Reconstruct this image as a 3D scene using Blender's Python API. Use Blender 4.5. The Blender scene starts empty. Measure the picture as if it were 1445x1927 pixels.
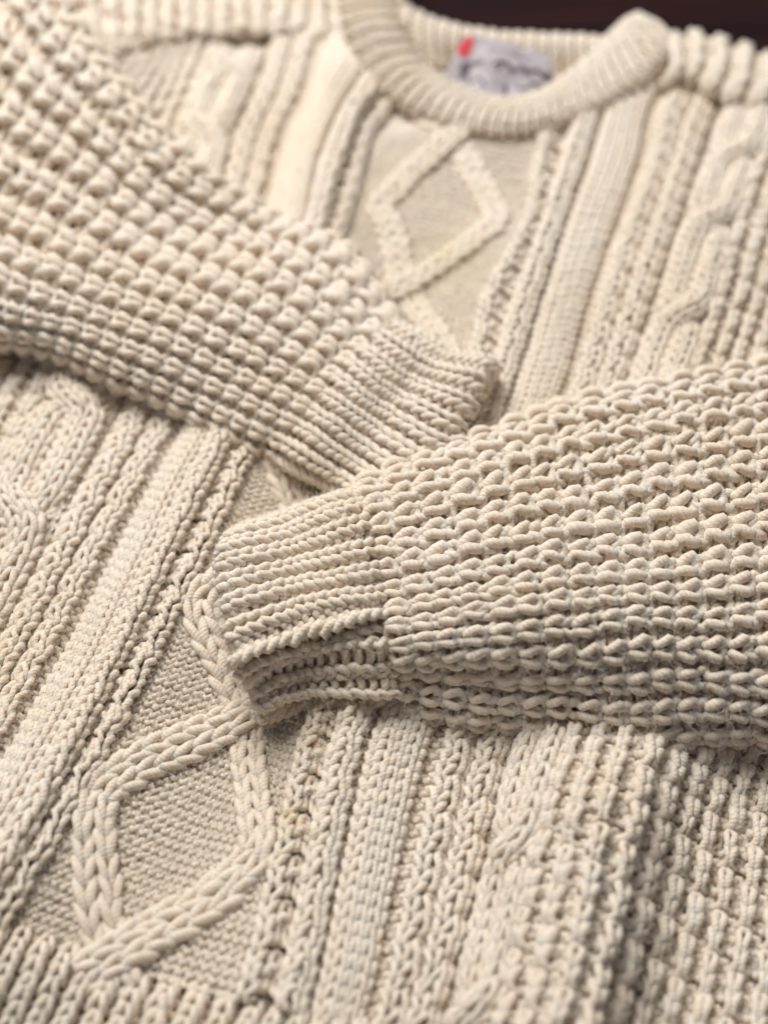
import bpy, math, random
import numpy as np
from mathutils import Vector
rng = np.random.default_rng(7)
sc = bpy.context.scene
MM = 0.001

# ------------------------------------------------------------------ camera
F, CX, CY = 2676.0, 722.5, 963.5          # focal length and centre, in photo pixels
TH, DIST = math.radians(49.5), 543.0
CAM = np.array([0.0, -DIST*math.cos(TH), DIST*math.sin(TH)])
RX = np.array([1.0, 0, 0]); RY = np.array([0, math.sin(TH), math.cos(TH)]); RZ = np.array([0, -math.cos(TH), math.sin(TH)])
cd = bpy.data.cameras.new('camera'); cam = bpy.data.objects.new('camera', cd)
sc.collection.objects.link(cam); sc.camera = cam
cam.location = Vector(CAM*MM); cam.rotation_euler = (math.pi/2-TH, 0, 0)
cd.sensor_fit = 'VERTICAL'; cd.sensor_height = 36; cd.sensor_width = 24; cd.lens = 36*F/1927
cd.clip_start = 0.01; cd.clip_end = 30
cd.dof.use_dof = True; cd.dof.focus_distance = 0.474; cd.dof.aperture_fstop = 4.6; cd.dof.aperture_blades = 9

def ray(px, py):
    return RX*((px-CX)/F) - RY*((py-CY)/F) - RZ
def at(px, py, z):                          # the point at height z (mm) that the photo shows at px, py
    d = ray(px, py); return CAM + d*((z-CAM[2])/d[2])
def proj(P):
    q = P-CAM; dz = -(q@RZ)
    return CX+F*(q@RX)/dz, CY-F*(q@RY)/dz

# ------------------------------------------------------------------ world, light, exposure
w = bpy.data.worlds.new('World'); sc.world = w; w.use_nodes = True
bg = w.node_tree.nodes['Background']; bg.inputs[0].default_value = (0.90, 0.89, 0.97, 1); bg.inputs[1].default_value = 0.16
def area(name, loc, target, sx, sy, power, col):
    l = bpy.data.lights.new(name, 'AREA'); l.shape = 'RECTANGLE'; l.size = sx; l.size_y = sy; l.energy = power; l.color = col
    o = bpy.data.objects.new(name, l); sc.collection.objects.link(o); o.location = loc
    o.rotation_euler = (Vector(target)-Vector(loc)).to_track_quat('-Z', 'Y').to_euler()
    return o
area('window_light', (-0.46, 0.70, 1.32), (0.02, 0.05, 0), 1.0, 0.9, 37, (1.0, 0.985, 0.97))
sc.view_settings.view_transform = 'Standard'; sc.view_settings.look = 'None'; sc.view_settings.exposure = 0.0; sc.view_settings.gamma = 1
sc.cycles.diffuse_bounces = 8

# ------------------------------------------------------------------ materials
def N(nt, t, **k):
    n = nt.nodes.new(t)
    for a, b in k.items(): setattr(n, a, b)
    return n
def mth(nt, op, a, b=None, c=None):
    n = N(nt, 'ShaderNodeMath', operation=op)
    for i, x in enumerate((a, b, c)):
        if x is None: continue
        if isinstance(x, (int, float)): n.inputs[i].default_value = x
        else: nt.links.new(x, n.inputs[i])
    return n.outputs[0]
def wool(name, base=(0.865, 0.762, 0.638), dark=(0.795, 0.662, 0.50), yarn=True):
    m = bpy.data.materials.new(name); m.use_nodes = True; nt = m.node_tree; L = nt.links.new
    b = nt.nodes['Principled BSDF']; b.inputs['Roughness'].default_value = 0.9
    b.inputs['Specular IOR Level'].default_value = 0.15
    b.inputs['Sheen Weight'].default_value = 0.22; b.inputs['Sheen Roughness'].default_value = 0.45
    b.inputs['Sheen Tint'].default_value = (1, 0.97, 0.92, 1)
    b.inputs['Subsurface Weight'].default_value = 0.35; b.inputs['Subsurface Radius'].default_value = (1.0, .72, .45); b.inputs['Subsurface Scale'].default_value = 0.0016
    tc = N(nt, 'ShaderNodeTexCoord')
    n1 = N(nt, 'ShaderNodeTexNoise'); n1.inputs['Scale'].default_value = 22; n1.inputs['Detail'].default_value = 4; L(tc.outputs['Object'], n1.inputs['Vector'])
    n2 = N(nt, 'ShaderNodeTexNoise'); n2.inputs['Scale'].default_value = 420; n2.inputs['Detail'].default_value = 3; L(tc.outputs['Object'], n2.inputs['Vector'])
    f = mth(nt, 'ADD', mth(nt, 'MULTIPLY', n1.outputs[0], 0.65), mth(nt, 'MULTIPLY', n2.outputs[0], 0.55))
    cr = N(nt, 'ShaderNodeValToRGB'); e = cr.color_ramp.elements
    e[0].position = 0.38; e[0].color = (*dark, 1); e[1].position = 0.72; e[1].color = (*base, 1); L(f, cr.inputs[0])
    col = cr.outputs[0]
    # small old stains with a place of their own on the wool
    for (p, rad, c, k) in STAINS:
        d = N(nt, 'ShaderNodeVectorMath', operation='DISTANCE'); L(tc.outputs['Object'], d.inputs[0]); d.inputs[1].default_value = p
        mr = N(nt, 'ShaderNodeMapRange'); mr.inputs[1].default_value = 0; mr.inputs[2].default_value = rad; mr.inputs[3].default_value = k; mr.inputs[4].default_value = 0
        dd = mth(nt, 'ADD', d.outputs['Value'], mth(nt, 'MULTIPLY', mth(nt, 'SUBTRACT', n2.outputs[0], 0.5), rad))
        L(dd, mr.inputs[0]); mx = N(nt, 'ShaderNodeMix', data_type='RGBA'); L(mr.outputs[0], mx.inputs[0]); L(col, mx.inputs[6]); mx.inputs[7].default_value = (*c, 1); col = mx.outputs[2]
    L(col, b.inputs['Base Color'])
    n3 = N(nt, 'ShaderNodeTexNoise'); n3.inputs['Scale'].default_value = 2600; n3.inputs['Detail'].default_value = 3; L(tc.outputs['Object'], n3.inputs['Vector'])
    bp2 = N(nt, 'ShaderNodeBump'); bp2.inputs['Strength'].default_value = 0.9; bp2.inputs['Distance'].default_value = 0.0005; L(n3.outputs[0], bp2.inputs['Height'])
    if yarn:                                 # three plies twisted round each other, from the yarn's own uv
        uv = N(nt, 'ShaderNodeUVMap'); sp = N(nt, 'ShaderNodeSeparateXYZ'); L(uv.outputs[0], sp.inputs[0])
        ph = mth(nt, 'ADD', mth(nt, 'MULTIPLY', sp.outputs[0], 3.0), sp.outputs[1])
        h = mth(nt, 'ABSOLUTE', mth(nt, 'SINE', mth(nt, 'MULTIPLY', ph, math.pi)))
        h = mth(nt, 'POWER', h, 0.6)
        bp = N(nt, 'ShaderNodeBump'); bp.inputs['Strength'].default_value = 0.6; bp.inputs['Distance'].default_value = 0.0003
        L(h, bp.inputs['Height']); L(bp2.outputs[0], bp.inputs['Normal']); L(bp.outputs[0], b.inputs['Normal'])
    else: L(bp2.outputs[0], b.inputs['Normal'])
    return m
STAINS = []
for (px, py, z, rad, c, k) in [(598, 1187, 40, 3.0, (0.80, 0.42, 0.16), 0.75), (855, 475, 14, 24, (0.80, 0.69, 0.44), 0.35), (548, 1540, 18, 7, (0.72, 0.52, 0.20), 0.5), (470, 735, 38, 2.0, (0.62, 0.20, 0.12), 0.7)]:
    STAINS.append((tuple(at(px, py, z)*MM), rad*MM, c, k))
M_WOOL = wool('cream_wool')
M_LINE = wool('cream_wool_shaded', base=(0.72, 0.60, 0.45), dark=(0.62, 0.49, 0.34), yarn=False)  # darker copy of the same wool; shade of the stitch gaps put into its colour
def simple(name, col, rough=0.8, noise=None):
    m = bpy.data.materials.new(name); m.use_nodes = True; b = m.node_tree.nodes['Principled BSDF']; b.inputs['Specular IOR Level'].default_value = .06
    b.inputs['Base Color'].default_value = (*col, 1); b.inputs['Roughness'].default_value = rough
    if noise:
        nt = m.node_tree; tc = N(nt, 'ShaderNodeTexCoord'); mp = N(nt, 'ShaderNodeMapping'); mp.inputs['Scale'].default_value = noise[0]
        nt.links.new(tc.outputs['Object'], mp.inputs[0]); n = N(nt, 'ShaderNodeTexNoise'); n.inputs['Scale'].default_value = noise[1]; n.inputs['Detail'].default_value = 6
        nt.links.new(mp.outputs[0], n.inputs['Vector']); r = N(nt, 'ShaderNodeValToRGB'); r.color_ramp.elements[0].position = .35; r.color_ramp.elements[1].position = .7
        r.color_ramp.elements[0].color = (*noise[2], 1); r.color_ramp.elements[1].color = (*col, 1)
        nt.links.new(n.outputs[0], r.inputs[0]); nt.links.new(r.outputs[0], b.inputs['Base Color'])
    return m

# ------------------------------------------------------------------ surface patches
def hermite(xk, Y, x):
    """cubic through knots, Y (k, ...), evaluated at x (n,)"""
    xk = np.asarray(xk, float); Y = np.asarray(Y, float); h = np.diff(xk); sh = (-1,)+(1,)*(Y.ndim-1)
    d = np.diff(Y, axis=0)/h.reshape(sh); m = np.empty_like(Y); m[0] = d[0]; m[-1] = d[-1]
    m[1:-1] = (d[:-1]*h[1:].reshape(sh)+d[1:]*h[:-1].reshape(sh))/(h[1:]+h[:-1]).reshape(sh)
    k = np.clip(np.searchsorted(xk, x, side='right')-1, 0, len(xk)-2); t = ((x-xk[k])/h[k]).reshape(sh); hh = h[k].reshape(sh)
    return (2*t**3-3*t**2+1)*Y[k]+(t**3-2*t**2+t)*hh*m[k]+(-2*t**3+3*t**2)*Y[k+1]+(t**3-t**2)*hh*m[k+1]
class Patch:
    def __init__(s, U, V, P, zf=None, step=0.25):
        """P[v][u] = control points (mm)"""
        s.u0, s.v0, s.st = U[0], V[0], step
        us = np.arange(U[0], U[-1]+1e-6, step); vs = np.arange(V[0], V[-1]+1e-6, step)
        A = hermite(V, np.asarray(P, float), vs)            # (nv, ku, 3)
        A = hermite(U, np.swapaxes(A, 0, 1), us)            # (nu, nv, 3)
        s.set(A, us, vs, zf)
    def set(s, A, us, vs, zf=None):
        s.us, s.vs = us, vs
        if zf is not None:
            s.nrm(A); uu, vv = np.meshgrid(us, vs, indexing='ij'); A = A+s.Nn*zf(uu, vv)[..., None]
        s.nrm(A); s.A = A
    def nrm(s, A):
        gu = np.gradient(A, s.st, axis=0); gv = np.gradient(A, s.st, axis=1)
        n = np.cross(gu, gv); n /= np.linalg.norm(n, axis=-1, keepdims=True)+1e-9
        if (n*(CAM-A)).sum() < 0: n = -n
        s.Nn = n; s.gu = np.linalg.norm(gu, axis=-1); s.gv = np.linalg.norm(gv, axis=-1)
    def ev(s, u, v):
        x = np.clip((u-s.us[0])/s.st, 0, len(s.us)-1.001); y = np.clip((v-s.vs[0])/s.st, 0, len(s.vs)-1.001)
        i = x.astype(int); j = y.astype(int); a = x-i; b = y-j
        def smp(G):
            aa, bb = (a[..., None], b[..., None]) if G.ndim == 3 else (a, b)
            return (G[i, j]*(1-aa)+G[i+1, j]*aa)*(1-bb)+(G[i, j+1]*(1-aa)+G[i+1, j+1]*aa)*bb
        n = smp(s.Nn); n /= np.linalg.norm(n, axis=-1, keepdims=True)+1e-9
        return smp(s.A), n, smp(s.gu), smp(s.gv)
def PX(rows):                               # rows of (px, py, z) -> rows of points
    return [[at(*q) for q in r] for r in rows]

# ------------------------------------------------------------------ mesh gathering
TRIS = 0
class Mesh:
    def __init__(s): s.v = []; s.f = []; s.uv = []; s.n = 0; s.mi = []
    def add(s, V, Q, UV, mi=0):
        s.v.append(V); s.f.append(Q+s.n); s.uv.append(UV); s.n += len(V); s.mi.append(np.full(len(Q), mi, np.int32))
    def build(s, name, parent, mats=None, label=None, kind=None):
        global TRIS
        V = np.concatenate(s.v); Q = np.concatenate(s.f); UV = np.concatenate(s.uv)
        used = np.zeros(len(V), bool); used[Q.ravel()] = True; remap = np.cumsum(used)-1; V = V[used]; Q = remap[Q]
        me = bpy.data.meshes.new(name); me.vertices.add(len(V)); me.vertices.foreach_set('co', (V*MM).astype(np.float32).ravel())
        me.loops.add(Q.size); me.loops.foreach_set('vertex_index', Q.astype(np.int32).ravel())
        me.polygons.add(len(Q)); me.polygons.foreach_set('loop_start', np.arange(0, Q.size, 4, dtype=np.int32))
        me.polygons.foreach_set('use_smooth', np.ones(len(Q), bool))
        for m in (mats or [M_WOOL, M_LINE]): me.materials.append(m)
        me.polygons.foreach_set('material_index', np.concatenate(s.mi))
        ul = me.uv_layers.new(name='UVMap'); ul.data.foreach_set('uv', UV.astype(np.float32).ravel())
        me.update(calc_edges=True)
        o = bpy.data.objects.new(name, me); sc.collection.objects.link(o); o.parent = parent
        if label: o['label'] = label
        if kind: o['kind'] = kind
        TRIS += 2*len(Q)
        return o

SIDES = 7
RINGS = []                                  # sampled yarn surface points, roots for the fuzz
def tubes(M, C, Nn, R, keep, spt, pitch=3.8):
    """C (rows, n, 3) centre lines, Nn normals, R radius (rows,n), keep (rows, n-1)"""
    T = np.gradient(C, axis=1); T /= np.linalg.norm(T, axis=-1, keepdims=True)+1e-9
    B = np.cross(T, Nn); B /= np.linalg.norm(B, axis=-1, keepdims=True)+1e-9; N2 = np.cross(B, T)
    rows, n = C.shape[:2]; ang = np.arange(SIDES)*2*np.pi/SIDES
    seg = np.linalg.norm(np.diff(C, axis=1), axis=-1); s = np.concatenate([np.zeros((rows, 1)), np.cumsum(seg, 1)], 1)/pitch*3
    s = s+rng.random((rows, 1))*3
    V = C[:, :, None, :]+R[..., None, None]*(np.cos(ang)[None, None, :, None]*B[:, :, None]+np.sin(ang)[None, None, :, None]*N2[:, :, None])
    idx = np.arange(rows*n*SIDES).reshape(rows, n, SIDES)
    a = idx[:, :-1]; b = idx[:, 1:]; Q = np.stack([a, np.roll(a, -1, 2), np.roll(b, -1, 2), b], -1)   # rows,n-1,S,4
    ua = np.broadcast_to((np.arange(SIDES)/SIDES)[None, None], a.shape); ub = ua+1/SIDES
    sa = np.broadcast_to(s[:, :-1, None], a.shape); sb = np.broadcast_to(s[:, 1:, None], a.shape)
    UV = np.stack([np.stack([ua, sa], -1), np.stack([ub, sa], -1), np.stack([ub, sb], -1), np.stack([ua, sb], -1)], -2)
    M.add(V.reshape(-1, 3), Q[keep].reshape(-1, 4), UV[keep].reshape(-1, 2))
    k2 = np.zeros((rows, n), bool); k2[:, :-1] = keep
    up = np.array([1, 2, 3]); sel = V[:, :, up][k2]                      # upper ring points
    nn = (V[:, :, up]-C[:, :, None])[k2]; RINGS.append((sel.reshape(-1, 3), nn.reshape(-1, 3)))

def smooth_noise(shape, f):
    a = rng.standard_normal((int(shape[0]/f)+3, int(shape[1]/f)+3)); i = np.linspace(0, a.shape[0]-1.01, shape[0]); j = np.linspace(0, a.shape[1]-1.01, shape[1])
    ii = i.astype(int); jj = j.astype(int); x = (i-ii)[:, None]; y = (j-jj)[None]
    x = x*x*(3-2*x); y = y*y*(3-2*y)
    return (a[ii][:, jj]*(1-x)+a[ii+1][:, jj]*x)*(1-y)+(a[ii][:, jj+1]*(1-x)+a[ii+1][:, jj+1]*x)*y

def knit(M, patch, i0, i1, j0, j1, sgn, raise_=None, r=1.3, c=1.0, A=1.0, a=1.0, cull=None, S=11, jit=1.0, wig=None, rad=None, yoff=0.0, tilt=-.3, hs=None):
    """rows of knitted loops. sgn(I,J): +1 knit, -1 purl; raise_(I,J) lift in mm; wig(u,v) sideways shift in stitches"""
    I = np.arange(i0-1, i1+1); J = np.arange(j0, j1+1); II, JJ = np.meshgrid(I, J)
    s = sgn(II, JJ).astype(float); Z = raise_(II, JJ).astype(float) if raise_ else np.zeros_like(s)
    Rr = rad(II, JJ).astype(float) if rad else np.ones_like(s)
    kn = s > 0; Cp = np.where(kn, 1.5, 1.0)*c; Ap = (hs(II, JJ).astype(float) if hs is not None else np.where(kn, 1.6, 1.3))*A; aap = np.where(kn, .24, .15)*a
    Rr = Rr*(1+0.07*jit*rng.standard_normal(s.shape)); Z = Z+0.22*jit*rng.standard_normal(s.shape)
    jx = 0.05*jit*rng.standard_normal(s.shape); jy = 0.06*jit*rng.standard_normal(s.shape)
    rows = j1-j0; nst = i1-i0; n = nst*S+1
    q = np.arange(n)/S; ci = np.minimum(q.astype(int), nst-1); t = q-ci; col = ci+1
    fl = np.clip(t*2, 0, 1); e = np.arange(rows)[:, None]; cc = col[None]
    wl = np.sin(2*np.pi*t)**2; foot = (1-wl)*((t < .25) | (t > .75)); head = (1-wl)*((t >= .25) & (t <= .75))
    nb = np.where(t < .5, col-1, col+1)[None]
    # blend per-stitch values towards the neighbour at the feet
    wb = 0.5*np.clip(1-np.minimum(t, 1-t)/.22, 0, 1)**1.0; wb = wb*wb*2*(1.5-wb*1.0)/1.0; wb = np.clip(wb, 0, .5)[None]
    bl = lambda G: G[e, cc]*(1-wb)+G[e, nb]*wb
    sf = 0.5*(s[e, cc]+s[e, nb]); sh = s[e+1, cc]
    z = bl(Cp)*(wl[None]*s[e, cc]-foot[None]*sf-head[None]*sh)+bl(Z)*(1-head[None])+(0.5*(Z[e, cc]+Z[e+1, cc]))*head[None]
    y = -np.cos(2*np.pi*t)[None]*bl(Ap); z = z+tilt*y*(s[e, cc] > 0)
    u = i0+q[None]+bl(aap)*np.sin(4*np.pi*t)[None]+bl(jx)
    v = J[:rows, None]+.5+yoff+y*.5*1.15+bl(jy)
    if wig: u = u+wig(u, v)
    P, Nn, gu, gv = patch.ev(u, v)
    if isinstance(patch.scale_r, tuple): loc = np.clip((gu/5.2)**.8, *patch.scale_r); z = z*loc
    else: loc = np.clip(np.minimum(gu/5.4, gv/4.3)**.6, .55, 1.25) if patch.scale_r else 1.0
    C = P+Nn*z[..., None]
    R = r*bl(Rr)*loc*np.ones_like(u)*(1+.09*jit*smooth_noise(u.shape, 2.2))
    keep = np.ones((rows, n-1), bool)
    if cull is not None:
        uc = i0+np.arange(nst)[None]+.5+0*np.arange(rows)[:, None]; vc = J[:rows, None]+.5+0*uc
        Pc = patch.ev(uc, vc)[0]; px, py = proj(Pc); kc = cull(px, py, uc, vc)
        keep = np.repeat(kc, S, axis=1)
    tubes(M, C, Nn, R, keep, S)
Patch.scale_r = True
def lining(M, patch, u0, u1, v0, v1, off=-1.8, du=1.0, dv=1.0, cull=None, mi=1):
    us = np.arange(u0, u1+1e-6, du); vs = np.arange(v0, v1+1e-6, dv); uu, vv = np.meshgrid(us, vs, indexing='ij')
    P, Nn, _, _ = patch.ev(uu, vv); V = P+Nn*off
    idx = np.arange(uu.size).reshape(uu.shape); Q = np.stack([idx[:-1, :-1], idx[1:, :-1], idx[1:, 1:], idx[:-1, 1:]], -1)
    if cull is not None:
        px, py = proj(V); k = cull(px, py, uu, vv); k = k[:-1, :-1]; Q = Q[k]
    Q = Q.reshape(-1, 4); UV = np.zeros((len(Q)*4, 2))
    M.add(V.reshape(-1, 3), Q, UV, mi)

def inpoly(px, py, poly):
    ins = np.zeros(px.shape, bool); n = len(poly)
    for i in range(n):
        x1, y1 = poly[i]; x2, y2 = poly[(i+1) % n]
        if y1 == y2: continue
        c = ((y1 > py) != (y2 > py)) & (px < (x2-x1)*(py-y1)/(y2-y1)+x1); ins ^= c
    return ins

def empty(name, parent=None, loc=(0, 0, 0)):
    o = bpy.data.objects.new(name, None); sc.collection.objects.link(o); o.location = loc; o.parent = parent; o.empty_display_size = .02; return o

# ------------------------------------------------------------------ the table
bm = Mesh()
xs = [-1500, -300, 300, 1500]; ys = [-700, -300, 500, 2200]
def table_top():
    V = []; Q = []
    import bmesh
    b = bmesh.new(); r = bmesh.ops.create_cube(b, size=1)
    for v in b.verts: v.co = Vector((v.co.x*3.0, v.co.y*2.8+0.9, v.co.z*0.03-0.0155))
    bmesh.ops.bevel(b, geom=b.edges[:], offset=.004, segments=3, affect='EDGES')
    me = bpy.data.meshes.new('table_top'); b.to_mesh(me); b.free()
    o = bpy.data.objects.new('table_top', me); sc.collection.objects.link(o); o['kind'] = 'structure'
    me.materials.append(simple('dark_polished_wood', (0.027, 0.009, 0.009), .85, ((1, 9, 1), 4, (0.010, 0.005, 0.006))))
table_top()

# ------------------------------------------------------------------ the sweater
SW = empty('knitted_sweater')
SW['label'] = 'cream hand knitted cable wool sweater with both sleeves folded across its front'
SW['category'] = 'sweater'

LS_POLY = [(150, -40), (345, 315), (500, 402), (650, 470), (755, 615), (925, 680), (850, 840), (700, 905), (660, 935), (540, 868), (400, 810), (250, 738), (100, 672), (-60, 640), (-60, -60)]
RS_POLY = [(412, 1020), (640, 935), (700, 880), (860, 845), (1030, 778), (1250, 735), (1600, 660), (1600, 1395), (1090, 1380), (900, 1365), (700, 1320), (500, 1355), (440, 1280)]
COLLAR_OUT = [(640, -80), (645, 0), (660, 60), (700, 140), (780, 197), (880, 233), (960, 240), (1060, 218), (1150, 180), (1225, 135), (1262, 85), (1262, -80)]
def shrink(poly, d):
    cx = sum(p[0] for p in poly)/len(poly); out = []
    n = len(poly); area_ = sum(poly[i][0]*poly[(i+1) % n][1]-poly[(i+1) % n][0]*poly[i][1] for i in range(n))
    sg = 1 if area_ > 0 else -1
    for i in range(n):
        p0, p1, p2 = np.array(poly[i-1], float), np.array(poly[i], float), np.array(poly[(i+1) % n], float)
        e1 = (p1-p0)/np.linalg.norm(p1-p0); e2 = (p2-p1)/np.linalg.norm(p2-p1)
        nn = sg*np.array([-(e1[1]+e2[1]), e1[0]+e2[0]]); nn /= np.linalg.norm(nn)+1e-9; out.append(tuple(p1+nn*d))
    return out
LS_IN, RS_IN = shrink(LS_POLY, 75), shrink(RS_POLY, 75)
def frame_ok(px, py, m=110): return (px > -m) & (px < 1445+m) & (py > -m) & (py < 1927+m)
def body_cull(px, py, u, v):
    return frame_ok(px, py) & ~inpoly(px, py, LS_IN) & ~inpoly(px, py, RS_IN) & ~inpoly(px, py, COLLAR_OUT)
def body_cull2(px, py, u, v):
    return frame_ok(px, py, 320) & ~inpoly(px, py, COLLAR_OUT)

class Scaled:                                # the same surface under a finer or coarser grid of stitches
    scale_r = False
    def __init__(s, p, fu, fv): s.p, s.fu, s.fv = p, fu, fv
    def ev(s, u, v):
        A, n, gu, gv = s.p.ev(u*s.fu, v*s.fv); return A, n, gu*s.fu, gv*s.fv
class Half:                                  # the same surface with rows twice as tall
    scale_r = False
    def __init__(s, p): s.p = p
    def ev(s, u, v): return s.p.ev(u, v*2)
def widen(k): return lambda u, v: k*np.sin(np.pi*(u-.5))
def sleeve_knit(m, p, i0, i1, j0, j1, cull, lin=True, low=.6, q=1.0, wv=0.0, jt=.9):
    even = lambda I: (I % 2 == 0)
    # tall raised loops standing up in every second column, with sunken purl between
    K = lambda I, J: np.where(even(I), 1, -1)
    wd = widen(.16+wv); wv_ = lambda u, v: wd(u, v)+wv*np.sin(2*np.pi*v+u*1.3)+wv*1.6*np.sin(v*.8+u*.45)*np.sin(v*.37+1)
    knit(m, p, i0, i1, j0, j1, K, lambda I, J: np.where(even(I), 2.2, -1.6), r=1.75*q, wig=wv_, c=1.1/q, cull=cull, S=12, jit=jt, tilt=.8, a=.92/q,
         rad=lambda I, J: np.where(even(I), 1.0, .85), hs=lambda I, J: np.where(even(I), .80/q, .45))
    knit(m, p, i0, i1, j0, j1, K, lambda I, J: np.where(even(I), low, -1.7), r=1.6, wig=wv_, cull=cull, S=10, jit=jt, yoff=.42, tilt=.6, a=.9,
         rad=lambda I, J: np.where(even(I), 1.0, .85), hs=lambda I, J: np.where(even(I), .75, .45))
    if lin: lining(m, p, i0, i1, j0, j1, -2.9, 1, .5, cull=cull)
U = [-60, -34, -26, -18, -13, -8, 0, 8, 13, 18, 26, 34, 42, 60]
ROWS = {
 0: [(-620,1560),(-390,1630),(-260,1655),(-120,1690),(-60,1712),(5,1745),(210,1815),(455,1885),(572,1905),(672,1930),(825,1945),(935,1965),(1065,1990),(1400,2060)],
 12: [(-500,1300),(-240,1375),(-110,1400),(20,1435),(80,1455),(158,1480),(345,1575),(522,1612),(628,1638),(735,1660),(893,1690),(995,1712),(1135,1735),(1450,1800)],
 24: [(-430,1100),(-160,1190),(-10,1210),(128,1228),(184,1250),(268,1278),(460,1350),(575,1392),(675,1415),(788,1435),(945,1475),(1052,1490),(1180,1500),(1480,1560)],
 36: [(-350,940),(-70,1030),(75,1055),(208,1070),(262,1095),(345,1125),(525,1180),(650,1215),(740,1235),(850,1250),(1010,1275),(1110,1290),(1235,1310),(1520,1350)],
 48: [(-280,790),(15,862),(165,885),(296,908),(345,928),(428,950),(590,1015),(725,1035),(815,1050),(915,1065),(1060,1085),(1160,1100),(1285,1115),(1560,1150)],
 60: [(-210,650),(85,725),(232,750),(366,775),(415,790),(490,812),(645,895),(785,920),(872,925),(970,930),(1105,945),(1210,955),(1330,965),(1590,990)],
 72: [(-120,520),(170,590),(305,610),(418,640),(468,655),(545,680),(695,790),(842,810),(928,812),(1015,815),(1145,820),(1250,830),(1370,840),(1610,860)],
 84: [(-30,400),(245,450),(365,470),(462,505),(520,530),(595,565),(730,665),(885,690),(970,692),(1062,690),(1185,695),(1300,704),(1400,705),(1640,710)],
 96: [(50,280),(305,330),(415,348),(505,385),(573,423),(637,455),(762,540),(915,562),(1007,572),(1098,560),(1237,550),(1350,560),(1450,565),(1680,570)],
 108: [(130,190),(345,235),(438,257),(540,270),(600,325),(664,372),(825,405),(990,425),(1052,432),(1145,430),(1283,412),(1392,413),(1495,420),(1720,430)],
 120: [(200,125),(385,150),(475,170),(583,190),(640,222),(690,268),(852,275),(1010,290),(1102,285),(1192,305),(1315,310),(1428,310),(1530,320),(1740,330)],
 132: [(240,95),(400,105),(495,110),(612,100),(680,150),(735,200),(880,200),(1040,205),(1130,195),(1215,205),(1350,215),(1460,230),(1560,245),(1760,260)],
}
def zbody(u, v):
    g = {-60: 2, -34: 12, -26: 13, -18: 15, -13: 21, -8: 18, 0: 9, 8: 15, 13: 17, 18: 14, 26: 14, 34: 17, 42: 15, 47: 11, 66: 6}[u]
    if u == 42: g = (29 if v < 30 else 20) if v < 50 else 12
    if u == 34 and v < 30: g = 24
    if u == 47 and v < 50: g = 13
    if u == 66 and v >= 72: g = 8
    if u == 0 and v > 100: g = 13
    if u == -8 and v > 70: g = 14
    return g
for v in ROWS:                               # the side falls away steeply beyond the outer rib
    r_ = ROWS[v]; a_, b_ = r_[12], (r_[13][0]+100, r_[13][1]+(12 if v < 60 else 0)); f_ = .2
    ROWS[v] = r_[:13]+[(a_[0]+(b_[0]-a_[0])*f_, a_[1]+(b_[1]-a_[1])*f_), b_]
U = U[:13]+[47, 66]
V = sorted(ROWS); Pb = [[at(*ROWS[v][k], zbody(U[k], v)) for k in range(len(U))] for v in V]
V = [v*.75 for v in V]
first = [at(ROWS[0][k][0]-150, ROWS[0][k][1]+290, zbody(U[k], 0)-2) for k in range(len(U))]
Pb = [first]+Pb; V = [-12]+V
# shoulder seam: the last row, where the front turns over the shoulder
last = [(258,92),(405,80),(500,82),(628,70),(700,110),(755,160),(890,150),(1050,150),(1150,130),(1245,155),(1365,188),(1470,215),(1570,230),(1625,238),(1775,245)]
Pb.append([at(*q, 12) for q in last]); V.append(103.5)
def zf_body(u, v):
    au = np.abs(u); z = 0*u; v = v/.75
    g = lambda c, w: np.exp(-((au-c)/w)**2)
    z = z+2.8*g(8.7, .8)+3.4*g(12.0, .9)-1.8*g(10.2, .8)-2.4*g(13.7, .6)      # open braid strip
    z = z-1.2*np.exp(-((u+7.6)/.6)**2)
    z = z+1.2*np.exp(-((au-16)/1.9)**4)                                          # plain band
    z = z-2.2*g(18.7, .8)+2.6*g(20.7, .8)-2.0*g(22.2, .6)+2.6*g(23.7, .8)-2.0*g(25.4, .6)
    z = z+1.0*np.sin(u*.35+v*.11)+.9*np.sin(v*.17+1.3+u*.05)
    # hollow beside the neck, bulge of the upper diamond
    z = z-5*np.exp(-((u-4)/4)**2-((v-112)/5)**2)+4*np.exp(-((u-2)/7)**2-((v-123)/4)**2)
    return z
body = Patch(U, V, Pb, zf_body)

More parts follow.
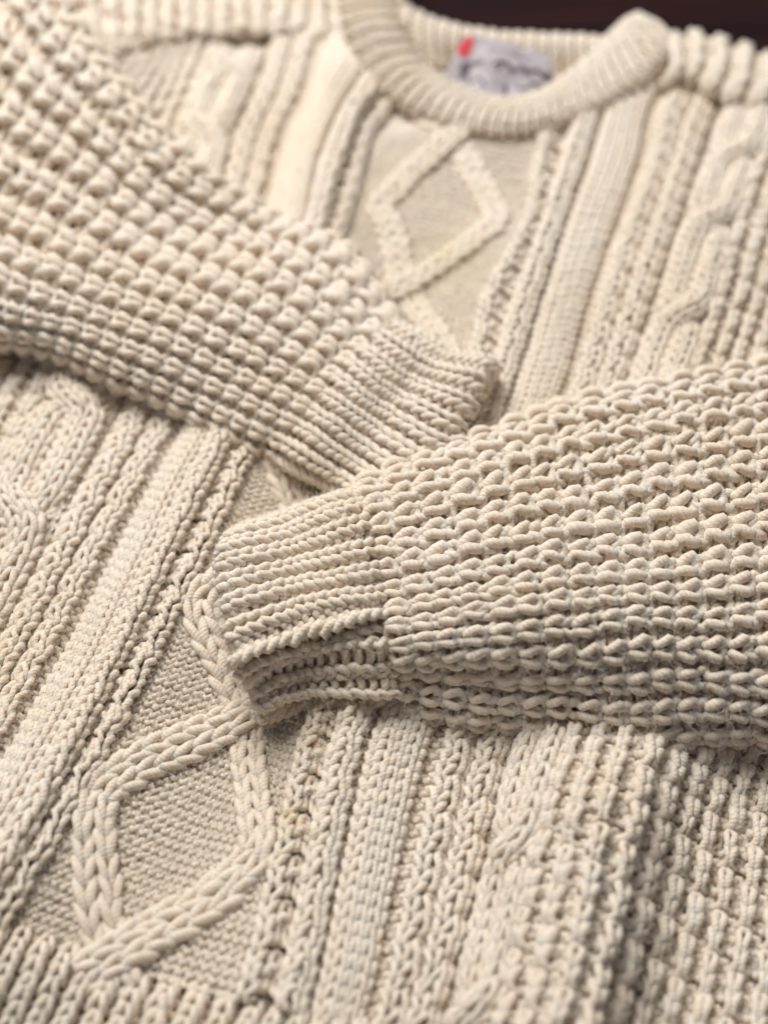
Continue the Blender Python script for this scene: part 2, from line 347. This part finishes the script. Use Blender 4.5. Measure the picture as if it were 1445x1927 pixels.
# -- charts
def one(I, J): return np.ones(I.shape)
def purl(I, J): return -np.ones(I.shape)
def lab(s): return None
FRONT = empty('sweater_front', SW)
NV0, NV1 = 0, 103
def build_front():
    # centre panel of reverse stockinette
    m = Mesh(); fine = Scaled(body, 8/12, .68); fine.scale_r = True
    knit(m, fine, -12, 12, 0, 151, purl, r=1.32, c=1.0, cull=body_cull, S=8, jit=.9)
    lining(m, body, -8, 8, NV0, NV1, -1.2, cull=body_cull2, mi=0)
    m.build('diamond_panel', FRONT, label='recessed purl panel crossed by raised diamond strands')
    for sd in (-1, 1):
        rgi = lambda a, b: (a, b) if sd > 0 else (-b, -a)
        idx = (lambda I: I) if sd > 0 else (lambda I: -1-I)
        # open braid strip
        def sg(I, J):
            k = idx(I)-8; return np.select([k == 0, k == 1, k == 2, k == 3, k == 4], [1, -1, -1, 1, 1], -1)
        def rz(I, J):
            k = idx(I)-8; ph = (J % 3)
            pit = np.where((ph == 0), -3.6, 1.0)
            return np.select([(k == 1) | (k == 2), k == 3, k == 4], [pit, .8+.5*(ph == 2), -.6], .5)
        def wg(u, v):
            au = np.abs(u); return sd*.1*np.sin(v*np.pi*2/3)*np.exp(-((au-8.7)/1.1)**2)-sd*.1*np.sin(v*np.pi*2/3)*np.exp(-((au-12.2)/1.2)**2)
        m = Mesh(); a, b = rgi(8, 13); knit(m, body, a, b, NV0, NV1, sg, rz, r=1.4, cull=body_cull, wig=wg, jit=.8,
             rad=lambda I, J: np.where(((idx(I) == 9) | (idx(I) == 10)) & (J % 3 == 0), .7, 1.0))
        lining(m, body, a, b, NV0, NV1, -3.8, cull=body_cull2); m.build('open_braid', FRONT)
        # plain band
        m = Mesh(); a, b = rgi(13, 18)
        sg = lambda I, J: np.where(idx(I) == 13, -1, 1)
        knit(m, body, a, b, NV0, NV1, sg, lambda I, J: np.where(idx(I) == 13, -1.2, .2), r=1.45, cull=body_cull, jit=.6)
        lining(m, body, a, b, NV0, NV1, -2.2, cull=body_cull2); m.build('plain_band', FRONT)
        # two knobbly ribs
        def sg(I, J):
            k = idx(I)-18; b4 = (J+(k == 6)) % 3
            return np.select([(k == 2) | (k == 5), (k == 3) | (k == 6)], [1, np.where(b4 < 2, 1, -1)], -1)
        def rz(I, J):
            k = idx(I)-18; b4 = (J+(k == 6)) % 3
            return np.select([(k == 2) | (k == 5), (k == 3) | (k == 6), (k == 4)], [.6, np.where(b4 < 2, .9, -1.8), -.8], -.4)
        def wg(u, v):
            au = np.abs(u); return sd*.12*np.sin(v*np.pi*2/3)*(np.exp(-((au-20.6)/.9)**2)+np.exp(-((au-23.6)/.9)**2))
        m = Mesh(); a, b = rgi(18, 26); knit(m, body, a, b, NV0, NV1, sg, rz, r=1.45, cull=body_cull, wig=wg, jit=.7)
        lining(m, body, a, b, NV0, NV1, -2.6, cull=body_cull2); m.build('knobbly_rib', FRONT)
        # ground of the cable
        m = Mesh(); a, b = rgi(26, 34); knit(m, body, a, b, NV0, NV1, purl, lambda I, J: -1.0*one(I, J), r=1.25, cull=body_cull, S=8)
        lining(m, body, a, b, NV0, NV1, -2.8, cull=body_cull2); m.build('cable_ground', FRONT)
        # side panel of knobbly columns
        def sg(I, J):
            k = idx(I)-23; return np.where((k % 2 == 0) & ((J+(k//2)) % 3 != 0), 1, -1)
        def rz(I, J):
            k = idx(I)-23; pit = (J+(k//2)) % 3 == 0
            return np.where(k % 2 == 0, np.where(pit, -1.4, 1.5), np.where(pit, -2.2, -.9))
        m = Mesh(); a, b = rgi(34, 66); a = max(a, -60); crs = Scaled(body, 1.45, .95); crs.scale_r = True
        knit(m, crs, round(a/1.45), round(b/1.45), 0, 107, sg, rz, r=1.6, cull=body_cull, jit=1.5)
        lining(m, body, a, b, NV0, NV1, -2.8, cull=body_cull2); m.build('side_panel', FRONT)

def strand_patch(base, path, ncol, width, zoff, rowlen):
    """path (n,2) in stitch/row units; returns a Patch running along it"""
    P, Nn, gu_, _ = base.ev(path[:, 0], path[:, 1]); P = P+Nn*zoff[:, None]
    d = np.concatenate([[0], np.cumsum(np.linalg.norm(np.diff(P, axis=0), axis=1))]); nrow = max(2, int(round(d[-1]/rowlen)))
    T = np.gradient(P, axis=0); T /= np.linalg.norm(T, axis=1, keepdims=True)
    k = np.ones(5)/5
    for c_ in range(3): T[2:-2, c_] = np.convolve(T[:, c_], k, 'valid')
    Sd = np.cross(T, Nn); Sd /= np.linalg.norm(Sd, axis=1, keepdims=True)
    vs = np.linspace(0, nrow, nrow*4+1); vv = d/d[-1]*nrow
    itp = lambda G: np.stack([np.interp(vs, vv, G[:, c_]) for c_ in range(3)], -1)
    Pi, Si, Ni = itp(P), itp(Sd), itp(Nn)
    us = np.arange(0, ncol+1e-6, .25); q = us-ncol/2
    wv = np.interp(vs, vv, gu_*width)
    A = Pi[None]+Si[None]*(q[:, None]*wv[None])[..., None]-Ni[None]*((q/(ncol/2))**2*(.8 if ncol == 2 else 4.2))[:, None, None]
    p = Patch.__new__(Patch); p.st = .25; p.set(A, us, vs); p.scale_r = True; p.nrow = nrow
    return p
def strand(name, base, path, ncol, width, zoff, rowlen, r, cull):
    p = strand_patch(base, path, ncol, width, zoff, rowlen)
    m = Mesh(); knit(m, p, 0, ncol, 0, p.nrow-1, one, None, r=r, cull=cull, S=12, jit=1.0)
    lining(m, p, 0, ncol, 0, p.nrow, -1.2, .5, 1, cull=cull)
    return m.build(name, FRONT)

def strand_cull(px, py, u, v): return frame_ok(px, py, 400) & ~inpoly(px, py, COLLAR_OUT)
def build_strands():
    # raised diamond lattice; two strands swap sides every 24 rows
    for s in (0, 1):
        v = np.arange(-1.6, 103, .2); ph = (v/18.0) % 2.0
        tri = np.where(ph < 1, ph, 2-ph)                     # 0..1..0
        # half wave each 24 rows: crossing at multiples of 24
        w_ = np.sin(np.pi*(v/18.0)); tri2 = np.abs((((v/18.0)+.5) % 2)-1)*2-1   # +-1 triangle, zero at crossings
        rnd = np.clip(tri2*1.08, -1, 1); rnd = .68*rnd+.32*w_*np.sign(np.sum(rnd*w_))
        u = (1 if s == 0 else -1)*np.interp(v, [58, 74], [6.3, 5.0])*rnd+.22*np.interp(v, np.arange(0, 110, 2.5), rng.standard_normal(44))
        slope = np.gradient(u, v)
        over = (slope > 0)                                     # the strand climbing to the right lies on top
        near = np.exp(-(u/2.0)**2)
        z = 1.9+np.where(over, 1.5, -1.5)*near
        strand('diamond_strand', body, np.stack([u, v], 1), 2, np.interp(v, [45, 75], [1.45, 1.12]), z, 7.0, 1.5, strand_cull)
    # cables
    for sd, ph0, per in ((-1, .75*(41-3*16.5), .75*16.5), (1, 1.5, 11.25)):
        for s in (0, 1):
            v = np.arange(0, 103, .2); k = (v-ph0)/per; n = np.round(k); d = (k-n)*per
            sw = 1/(1+np.exp(-d/0.75*1.2))                       # 0 -> 1 through a crossing
            par = (n % 2)*2-1
            x = par*(2*sw-1)*(1 if s == 0 else -1)
            u = sd*30+x*1.85
            going = np.gradient(x, v); near = np.exp(-(d/1.7)**2)
            z = 3.6+np.where(going*sd > 0, 2.2, -2.8)*near
            strand('cable_strand', body, np.stack([u, v], 1), 3, 1.06*np.ones(len(v)), z, 5.8, 1.4, strand_cull)
build_front(); build_strands()

# hem ribbing below the body: broad knit ribs
def hem():
    m = Mesh()
    sg = lambda I, J: np.where(I % 2 == 0, 1, -1)
    rz = lambda I, J: np.where(I % 2 == 0, 2.0, -3.0)
    Uh = [-60, -26, -8, 0, 8, 26, 60]
    pos = {-60: (-620, 1560), -26: (-260, 1665), -8: (0, 1765), 0: (205, 1835), 8: (445, 1905), 26: (830, 1965), 60: (1400, 2080)}
    rows = []
    for k, (dx, dy, dz) in enumerate([(10, -14, -2), (0, 2, .5), (-75, 160, -1), (-150, 330, -2)]):
        rows.append([at(pos[u][0]+dx, pos[u][1]+dy, zbody(u if u in U else -60, 0)-1+dz) for u in Uh])
    p = Patch([x*1.15 for x in Uh], [-1.2, 0, 6.5, 14], rows)
    cull = lambda px, py, u, v: frame_ok(px, py, 120)
    n = 68
    knit(m, p, -n, n, -1, 13, sg, rz, r=1.55, cull=cull, jit=1.2, wig=widen(.2))
    lining(m, p, -n, n, -1, 13, -2.8, cull=cull)
    m.build('hem_ribbing', SW, label='broad ribbing below the diamond panel')
hem()

# ------------------------------------------------------------------ sleeves
def sl_cull(px, py, u, v): return frame_ok(px, py, 120)

def left_sleeve():
    Us = [-3.5, 0, 5, 10, 15, 20, 23]
    st = [
     (0,   [(555,850,12),(537,862,19),(572,797,31),(640,730,36),(700,668,34),(747,617,26),(750,625,14)]),
     (3.8, [(415,795,12),(400,803,21),(440,735,34),(500,650,40),(570,562,38),(640,480,27),(650,490,14)]),
     (7.8, [(265,722,12),(250,732,22),(288,665,36),(345,580,41),(425,485,37),(500,408,27),(512,420,14)]),
     (12,  [(115,655,12),(100,664,23),(125,605,38),(180,510,42),(262,400,39),(345,322,40),(352,338,20)]),
     (15.5,[(-20,632,12),(-35,640,24),(-5,570,40),(45,450,42),(140,290,50),(228,172,54),(240,185,30)]),
     (18.8,[(-170,590,12),(-180,600,24),(-140,510,40),(-75,380,46),(25,200,57),(125,55,62),(135,70,35)]),
     (23,  [(-330,510,12),(-340,520,24),(-290,420,40),(-200,260,50),(-90,80,60),(20,-100,66),(30,-80,35)])]
    zf = lambda u, v: 1.2*np.sin(v*.9+u*.25)-3.5*np.exp(-((u-(2.5+1.05*v))/2.2)**2)*(v > 8)+0*u
    p = Patch(Us, [s[0] for s in st], [[at(*q) for q in s[1]] for s in st], lambda u, v: 1.0*np.sin(v*.8+u*.25))
    p.scale_r = (.8, 1.42)
    m = Mesh(); sleeve_knit(m, p, -3, 23, 0, 22, sl_cull, low=.3, q=1.06)
    o = m.build('sleeve', SW, label='sleeve coming from the upper left, its cuff tucked under the other sleeve')
    # cuff
    Uc = [-2, 0, 5, 10, 15, 19, 21]
    st = [
     (-2, [(722,975,6),(745,968,10),(800,915,16),(840,845,20),(878,765,22),(912,705,20),(900,705,12)]),
     (0,  [(715,985,8),(720,980,17),(785,925,27),(838,850,32),(885,762,33),(921,693,28),(915,700,14)]),
     (7,  [(635,910,10),(628,917,18),(668,862,29),(722,790,34),(785,722,34),(838,668,28),(838,675,14)]),
     (14, [(555,850,12),(537,862,19),(572,797,32),(640,730,38),(700,668,36),(747,617,27),(750,625,14)]),
     (15.5, [(535,840,10),(518,852,17),(552,785,29),(618,716,35),(678,650,33),(728,600,25),(732,608,12)])]
    p = Patch(Uc, [s[0] for s in st], [[at(*q) for q in s[1]] for s in st], lambda u, v: .6*np.sin(v*.6+u*.4)); p.scale_r = False
    m = Mesh(); rib(m, p, -2, 21, -2, 15, hi=1.5, lo=-2.4)
    m.build('cuff', o, label='fine ribbed cuff lying under the other sleeve')
def rib(m, p, i0, i1, j0, j1, hi=1.1, lo=-2.0, r=1.4):
    ev = lambda I: I % 2 == 0
    knit(m, p, i0, i1, j0, j1, lambda I, J: np.where(ev(I), 1, -1), lambda I, J: np.where(ev(I), hi, lo), r=r, cull=sl_cull, jit=.6, a=.9, wig=widen(.2),
         rad=lambda I, J: np.where(ev(I), 1.0, .9))
    lining(m, p, i0, i1, j0, j1, -1.3, 1, 1, cull=sl_cull, mi=0)
def right_sleeve():
    Us = [-3, 0, 4, 8, 14, 19, 23, 26, 29]
    st = [
     (0,   [(750,1325,6),(750,1326,15),(742,1268,27),(728,1220,38),(712,1130,43),(688,1035,43),(674,965,40),(668,930,32),(690,925,18)]),
     (3.6, [(905,1350,6),(905,1358,18),(905,1288,32),(898,1205,46),(890,1095,50),(880,985,48),(868,895,43),(860,848,34),(868,850,18)]),
     (7.2, [(1090,1368,6),(1090,1376,18),(1085,1290,33),(1080,1190,47),(1070,1062,51),(1058,935,48),(1048,832,42),(1042,778,32),(1048,785,16)]),
     (11,  [(1265,1374,6),(1265,1384,18),(1265,1292,33),(1265,1178,46),(1265,1035,50),(1260,900,47),(1256,792,41),(1250,735,32),(1255,745,16)]),
     (14.7,[(1450,1378,6),(1450,1388,18),(1450,1300,33),(1450,1172,45),(1450,1015,49),(1450,870,46),(1450,752,40),(1450,690,31),(1452,700,16)]),
     (18.5,[(1650,1385,6),(1650,1395,18),(1650,1300,33),(1650,1165,45),(1650,1000,49),(1650,840,46),(1655,712,40),(1660,650,31),(1662,660,16)])]
    zf = lambda u, v: 1.0*np.sin(v*.7+u*.22+1)-3.0*np.exp(-((u-4.2)/.9)**2)*np.clip(1-v/9, 0, 1)
    p = Patch(Us, [s[0] for s in st], [[at(*q) for q in s[1]] for s in st], zf); p.scale_r = (.85, 1.1)
    m = Mesh(); sleeve_knit(m, p, -3, 29, 0, 18, sl_cull, low=.8, wv=.06, jt=1.1)
    o = m.build('sleeve', SW, label='sleeve coming in from the right and lying on top, its cuff in sharp focus')
    Uc = [-1, .5, 1.5, 2.5, 3.5, 4.5, 5.5, 6.5, 9, 12, 16, 19, 21]
    st = [
     (-2, [(515,1345,3),(530,1345,8),(530,1335,10),(525,1318,14),(522,1305,16),(515,1288,18),(505,1272,22),(485,1262,24),(472,1190,26),(462,1125,26),(455,1060,25),(460,1025,22),(465,1025,16)]),
     (0,  [(508,1350,4),(504,1348,13),(500,1334,18),(498,1318,23),(494,1305,23),(486,1288,28),(472,1270,31),(454,1256,36),(440,1182,38),(430,1118,38),(425,1050,36),(437,1016,30),(450,1010,18)]),
     (7,  [(590,1335,5),(588,1325,15),(585,1308,20),(583,1290,26),(580,1273,22),(577,1246,32),(572,1224,31),(566,1203,39),(562,1138,41),(556,1080,41),(550,1010,38),(553,974,30),(560,970,16)]),
     (14, [(745,1325,6),(742,1318,17),(738,1302,23),(735,1287,30),(732,1268,26),(727,1228,38),(721,1192,38),(714,1166,44),(700,1110,46),(684,1050,47),(668,968,43),(666,934,35),(680,930,18)]),
     (15.5, [(765,1325,5),(762,1318,15),(758,1302,20),(755,1287,27),(752,1268,23),(747,1228,35),(741,1192,35),(734,1166,41),(722,1108,43),(706,1046,44),(690,962,40),(686,930,32),(700,926,16)])]
    p = Patch(Uc, [s[0] for s in st], [[at(*q) for q in s[1]] for s in st], lambda u, v: .5*np.sin(v*.5+u*.5)); p.scale_r = False
    m = Mesh(); rib(m, p, -1, 21, -2, 15, lo=-1.3)
    m.build('cuff', o, label='fine ribbed cuff in sharp focus with a small orange stain')
left_sleeve(); right_sleeve()

# ------------------------------------------------------------------ collar, shoulders, label
def collar():
    outer = [(635,-80),(645,0),(660,70),(702,150),(780,207),(880,243),(960,250),(1060,228),(1150,190),(1222,145),(1262,95),(1272,68)]
    mid = [(690,-80),(695,0),(705,60),(742,125),(815,172),(895,208),(968,218),(1050,190),(1125,142),(1190,95),(1228,55),(1243,42)]
    inner = [(742,-80),(745,0),(753,60),(790,120),(852,165),(930,194),(1000,190),(1060,155),(1125,100),(1165,58),(1192,38),(1215,36)]
    k = [-4, 0, 5, 10, 17, 25, 32, 41, 50, 57, 62, 65]
    rows = [[at(x, y, 10) for x, y in outer], [at(x, y+3, 16) for x, y in outer], [at(x, y, 24) for x, y in mid], [at(x, y, 21) for x, y in inner],
            [at(x+2, y+3, 14) for x, y in inner], [at(x+3, y-2, 5) for x, y in inner]]
    p = Patch(k, [-1, 0, 4, 7.5, 9, 11], rows); p.scale_r = False
    m = Mesh(); kw = dict(hi=1.2, lo=-2.3, r=1.25)
    p2 = Patch([x*1.06 for x in k], [-1, 0, 4, 7.5, 9, 11], rows); p2.scale_r = False
    rib(m, p2, -4, 68, -1, 11, **kw)
    o = m.build('collar', SW, label='ribbed crew neck collar band')
    # back of the neck band, standing behind the opening
    top = [(742,-40),(752,10),(790,38),(850,60),(920,72),(1000,78),(1080,80),(1150,84),(1210,70)]
    bot = [(748,60),(758,85),(800,116),(850,128),(915,140),(1000,150),(1080,150),(1150,130),(1215,90)]
    rows = [[at(x, y-6, 8) for x, y in top], [at(x, y, 22) for x, y in top], [at(x, y+6, 22) for x, y in top], [at(x, y, 10) for x, y in bot]]
    p = Patch([x*.75 for x in [0, 4, 9, 16, 24, 33, 42, 50, 56]], [0, 2, 3, 9], rows[::-1] if False else rows); p.scale_r = False
    # the order of rows makes the normal point out of the fabric
    m = Mesh(); rib(m, p, 0, 42, 0, 9, hi=.9, lo=-1.3, r=1.35); m.build('collar_back', SW, label='back of the ribbed neck band seen through the neck opening')
def flip(p):
    p.A = p.A[:, ::-1]; p.nrm(p.A)
def straps():
    # left shoulder, beyond the front seam
    a = [(60,230),(140,165),(225,100),(330,76),(480,72),(600,72),(690,110)]
    b = [(60,120),(120,85),(220,45),(330,34),(480,34),(600,34),(660,40)]
    c = [(60,20),(120,-10),(220,-20),(330,-4),(480,0),(600,-4),(650,-20)]
    rows = [[at(x, y+4, 8) for x, y in a], [at(x, y-5, 11) for x, y in a], [at(x, y, 13) for x, y in b], [at(x, y, 10) for x, y in c], [at(x, y-6, 1) for x, y in c]]
    p = Patch([x*.8 for x in [0, 5, 11, 19, 30, 38, 43]], [0, 1, 5, 9, 12], rows)
    ev = lambda I: I % 2 == 0
    def sk(m, p, n, r):
        knit(m, p, 0, n, 0, 12, lambda I, J: np.where(ev(I) & ((J+I//2) % 3 != 0), 1, -1), lambda I, J: np.where(ev(I), 1.2, -1.6)-2.0*((J+I//2) % 3 == 0), r=r, jit=2.2, cull=sl_cull)
        lining(m, p, 0, n, 0, 12, -2.8)
    p.scale_r = False
    m = Mesh(); sk(m, p, 34, 1.7); m.build('shoulder', SW, label='left shoulder of the photo, in shade')
    a = [(1240,165),(1285,160),(1340,190),(1420,210),(1560,250)]
    b = [(1262,128),(1300,118),(1360,145),(1440,165),(1580,200)]
    c = [(1258,85),(1295,76),(1365,92),(1445,118),(1590,155)]
    rows = [[at(x, y, 6) for x, y in a], [at(x, y-6, 15) for x, y in a], [at(x, y, 24) for x, y in b], [at(x, y, 18) for x, y in c], [at(x, y-6, 1) for x, y in c]]
    p = Patch([0, 2, 5, 8.5, 14], [0, 1, 4, 8, 11], rows); p.scale_r = False
    m = Mesh(); knit(m, p, 0, 14, 0, 11, lambda I, J: np.where(ev(I), 1, -1), lambda I, J: np.where(ev(I), 1.8, -1.6)-1.0*(J % 4 == 0), r=1.9, jit=1.0, cull=sl_cull)
    lining(m, p, 0, 14, 0, 11, -3); m.build('shoulder', SW, label='right shoulder of the photo, broad rounded ribs')
def back_panel():
    # the back of the sweater: one flat layer of wool lying on the table under the front
    pts = [(-420, -250), (300, -260)]
    us = np.linspace(0, 1, 40); vs = np.linspace(0, 1, 50)
    c = [at(-450, 2250, 3), at(1750, 2250, 3), at(1640, 230, 3), at(130, 60, 3)]
    uu, vv = np.meshgrid(us, vs, indexing='ij'); P = (c[0]*(1-uu)[..., None]+c[1]*uu[..., None])*(1-vv)[..., None]+(c[3]*(1-uu)[..., None]+c[2]*uu[..., None])*vv[..., None]
    P[..., 2] = 1.6+.5*np.sin(uu*30)*np.sin(vv*40)
    idx = np.arange(uu.size).reshape(uu.shape); Q = np.stack([idx[:-1, :-1], idx[1:, :-1], idx[1:, 1:], idx[:-1, 1:]], -1).reshape(-1, 4)
    m = Mesh(); m.add(P.reshape(-1, 3), Q, np.zeros((len(Q)*4, 2)), 0)
    P2 = P.copy(); P2[..., 2] = .3; m.add(P2.reshape(-1, 3), Q[:, ::-1].copy(), np.zeros((len(Q)*4, 2)), 0)
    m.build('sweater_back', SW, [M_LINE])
    # ribs of the back fabric seen inside the neck
    r = [[(745,85,5),(850,140,5),(960,165,5),(1080,170,5),(1200,120,5)], [(745,150,4),(850,215,4),(960,240,4),(1080,225,4),(1200,170,4)]]
    p = Patch([0, 12, 26, 40, 54], [0, 12], [[at(*q) for q in x] for x in r][::-1]); p.scale_r = False
    m = Mesh(); knit(m, p, 0, 54, 0, 12, purl, None, r=1.2); m.build('inside_of_back', SW)
def label_():
    c = [[(826,160,15),(868,182,15),(905,196,15),(950,206,15),(1000,204,15),(1034,186,15)],
         [(848,118,22),(880,126,21),(930,138,23),(975,146,22),(1010,148,22),(1037,146,21)],
         [(872,68,28),(905,72,28),(950,82,28),(985,92,27),(1010,98,27),(1036,108,26)]]
    P = [[at(*q) for q in r] for r in c]
    p = Patch([0, 1, 2, 3, 4, 5], [0, 1, 2], P, lambda u, v: .7*np.sin(u*4.3+v*2)*np.sin(v*3+1)+1.2, step=.1)
    m = Mesh(); lining(m, p, 0, 5, 0, 2, 0, .1, .1); lining(m, p, 0, 5, 0, 2, -.35, .1, .1)
    o = m.build('neck_label', SW, [simple('grey_white_satin', (0.52, 0.47, 0.475), .75, ((1, 1, 1), 110, (.33, .295, .31)))]*2, label='crumpled off-white woven maker label with red emblem and dark script')
    def stroke(pts, wd, mat, nm, lb):
        pts = np.array(pts, float); t = np.linspace(0, len(pts)-1, len(pts)*8); q = hermite(np.arange(len(pts)), pts, t)
        C, Nn, _, _ = p.ev(q[:, 0], q[:, 1]); T = np.gradient(C, axis=0); T /= np.linalg.norm(T, axis=1, keepdims=True); B = np.cross(T, Nn)
        V = np.stack([C+Nn*.12+B*wd, C+Nn*.3, C+Nn*.12-B*wd], 1).reshape(-1, 3); n = len(C); idx = np.arange(n*3).reshape(n, 3)
        Q = np.concatenate([np.stack([idx[:-1, k], idx[:-1, k+1], idx[1:, k+1], idx[1:, k]], -1) for k in (0, 1)])
        return V, Q
    red = simple('red_thread', (0.58, 0.07, 0.08), .8); ink = simple('dark_thread', (0.10, 0.085, 0.10), .8)
    def put(strokes, mat, nm, lb):
        m = Mesh()
        for s_, wd in strokes:
            V_, Q_ = stroke(s_, wd, mat, nm, lb); m.add(V_, Q_, np.zeros((len(Q_)*4, 2)), 0)
        m.build(nm, o, [mat], label=lb)
    put([([(.18, 1.35), (.6, 1.9)], 2.0), ([(.25, 1.85), (.75, 1.3)], 2.0), ([(.1, 1.6), (.85, 1.55)], 2.0), ([(.5, 1.2), (.45, 1.95)], 1.4)], red, 'emblem', 'red star-like emblem')
    put([([(.7, .75), (.9, 1.0), (1.2, 1.1), (1.5, 1.25)], 1.2), ([(.75, .5), (1.05, .8), (1.0, 1.05)], 1.5),
         ([(1.9, 1.2), (2.3, 1.35), (2.7, 1.15), (3.1, 1.3), (3.5, 1.1), (4.0, 1.25), (4.5, 1.0), (4.8, 1.15)], 1.2),
         ([(4.2, 1.2), (4.5, .95), (4.85, 1.0)], 1.4), ([(2.6, .7), (2.75, .4), (2.6, .15)], .9), ([(3.6, .25), (4.2, .2), (4.7, .35)], .6), ([(1.4, .22), (1.9, .1), (2.4, .2), (3.0, .12)], 1.2), ([(1.0, .75), (1.3, .5), (1.6, .7), (1.9, .5)], .7), ([(3.0, .75), (3.4, .6), (3.8, .8), (4.3, .6)], .6),
         ([(1.6, 1.62), (2.2, 1.7), (2.9, 1.6), (3.6, 1.68)], .45), ([(2.1, 1.0), (2.2, 1.35)], .8), ([(3.3, .95), (3.35, 1.3)], .8)], ink, 'lettering', 'dark script lettering, too blurred to read')
collar(); straps(); back_panel(); label_()

# ------------------------------------------------------------------ loose wool fibres
def fuzz(n):
    P = np.concatenate([a for a, b in RINGS]); D = np.concatenate([b for a, b in RINGS])
    px, py = proj(P); ok = (px > -20) & (px < 1465) & (py > 350) & (py < 1950); ids = np.nonzero(ok)[0]
    pick = rng.choice(ids, n); R = P[pick]; d = D[pick]; d /= np.linalg.norm(d, axis=1, keepdims=True)+1e-9
    K = 5; ln = np.exp(rng.normal(math.log(2.9), .5, n)).clip(.6, 8); t1 = rng.standard_normal((n, 3)); t1 -= d*(t1*d).sum(1, keepdims=True); t1 /= np.linalg.norm(t1, axis=1, keepdims=True)
    t2 = np.cross(d, t1); s = np.linspace(0, 1, K)[None, :, None]
    up = rng.uniform(.2, .9, n)[:, None, None]; curl = rng.normal(0, .5, n)[:, None, None]
    Q = R[:, None]-d[:, None]*.2+ln[:, None, None]*(t1[:, None]*s*.9+d[:, None]*up*np.sin(s*2.2)+t2[:, None]*curl*s*s)
    hc = bpy.data.hair_curves.new('wool_fuzz'); hc.add_curves([K]*n)
    hc.points.foreach_set('position', (Q*MM).astype(np.float32).ravel())
    rad = np.tile(np.array([.032, .032, .03, .024, .01]), n)*MM
    at_ = hc.attributes.get('radius') or hc.attributes.new('radius', 'FLOAT', 'POINT'); at_.data.foreach_set('value', rad.astype(np.float32))
    m = simple('wool_fibre', (0.86, 0.80, 0.69), .7); hc.materials.append(m)
    o = bpy.data.objects.new('wool_fuzz', hc); sc.collection.objects.link(o); o.parent = SW; o['kind'] = 'stuff'; o['label'] = 'loose fine fibres standing off the wool'
fuzz(150000)
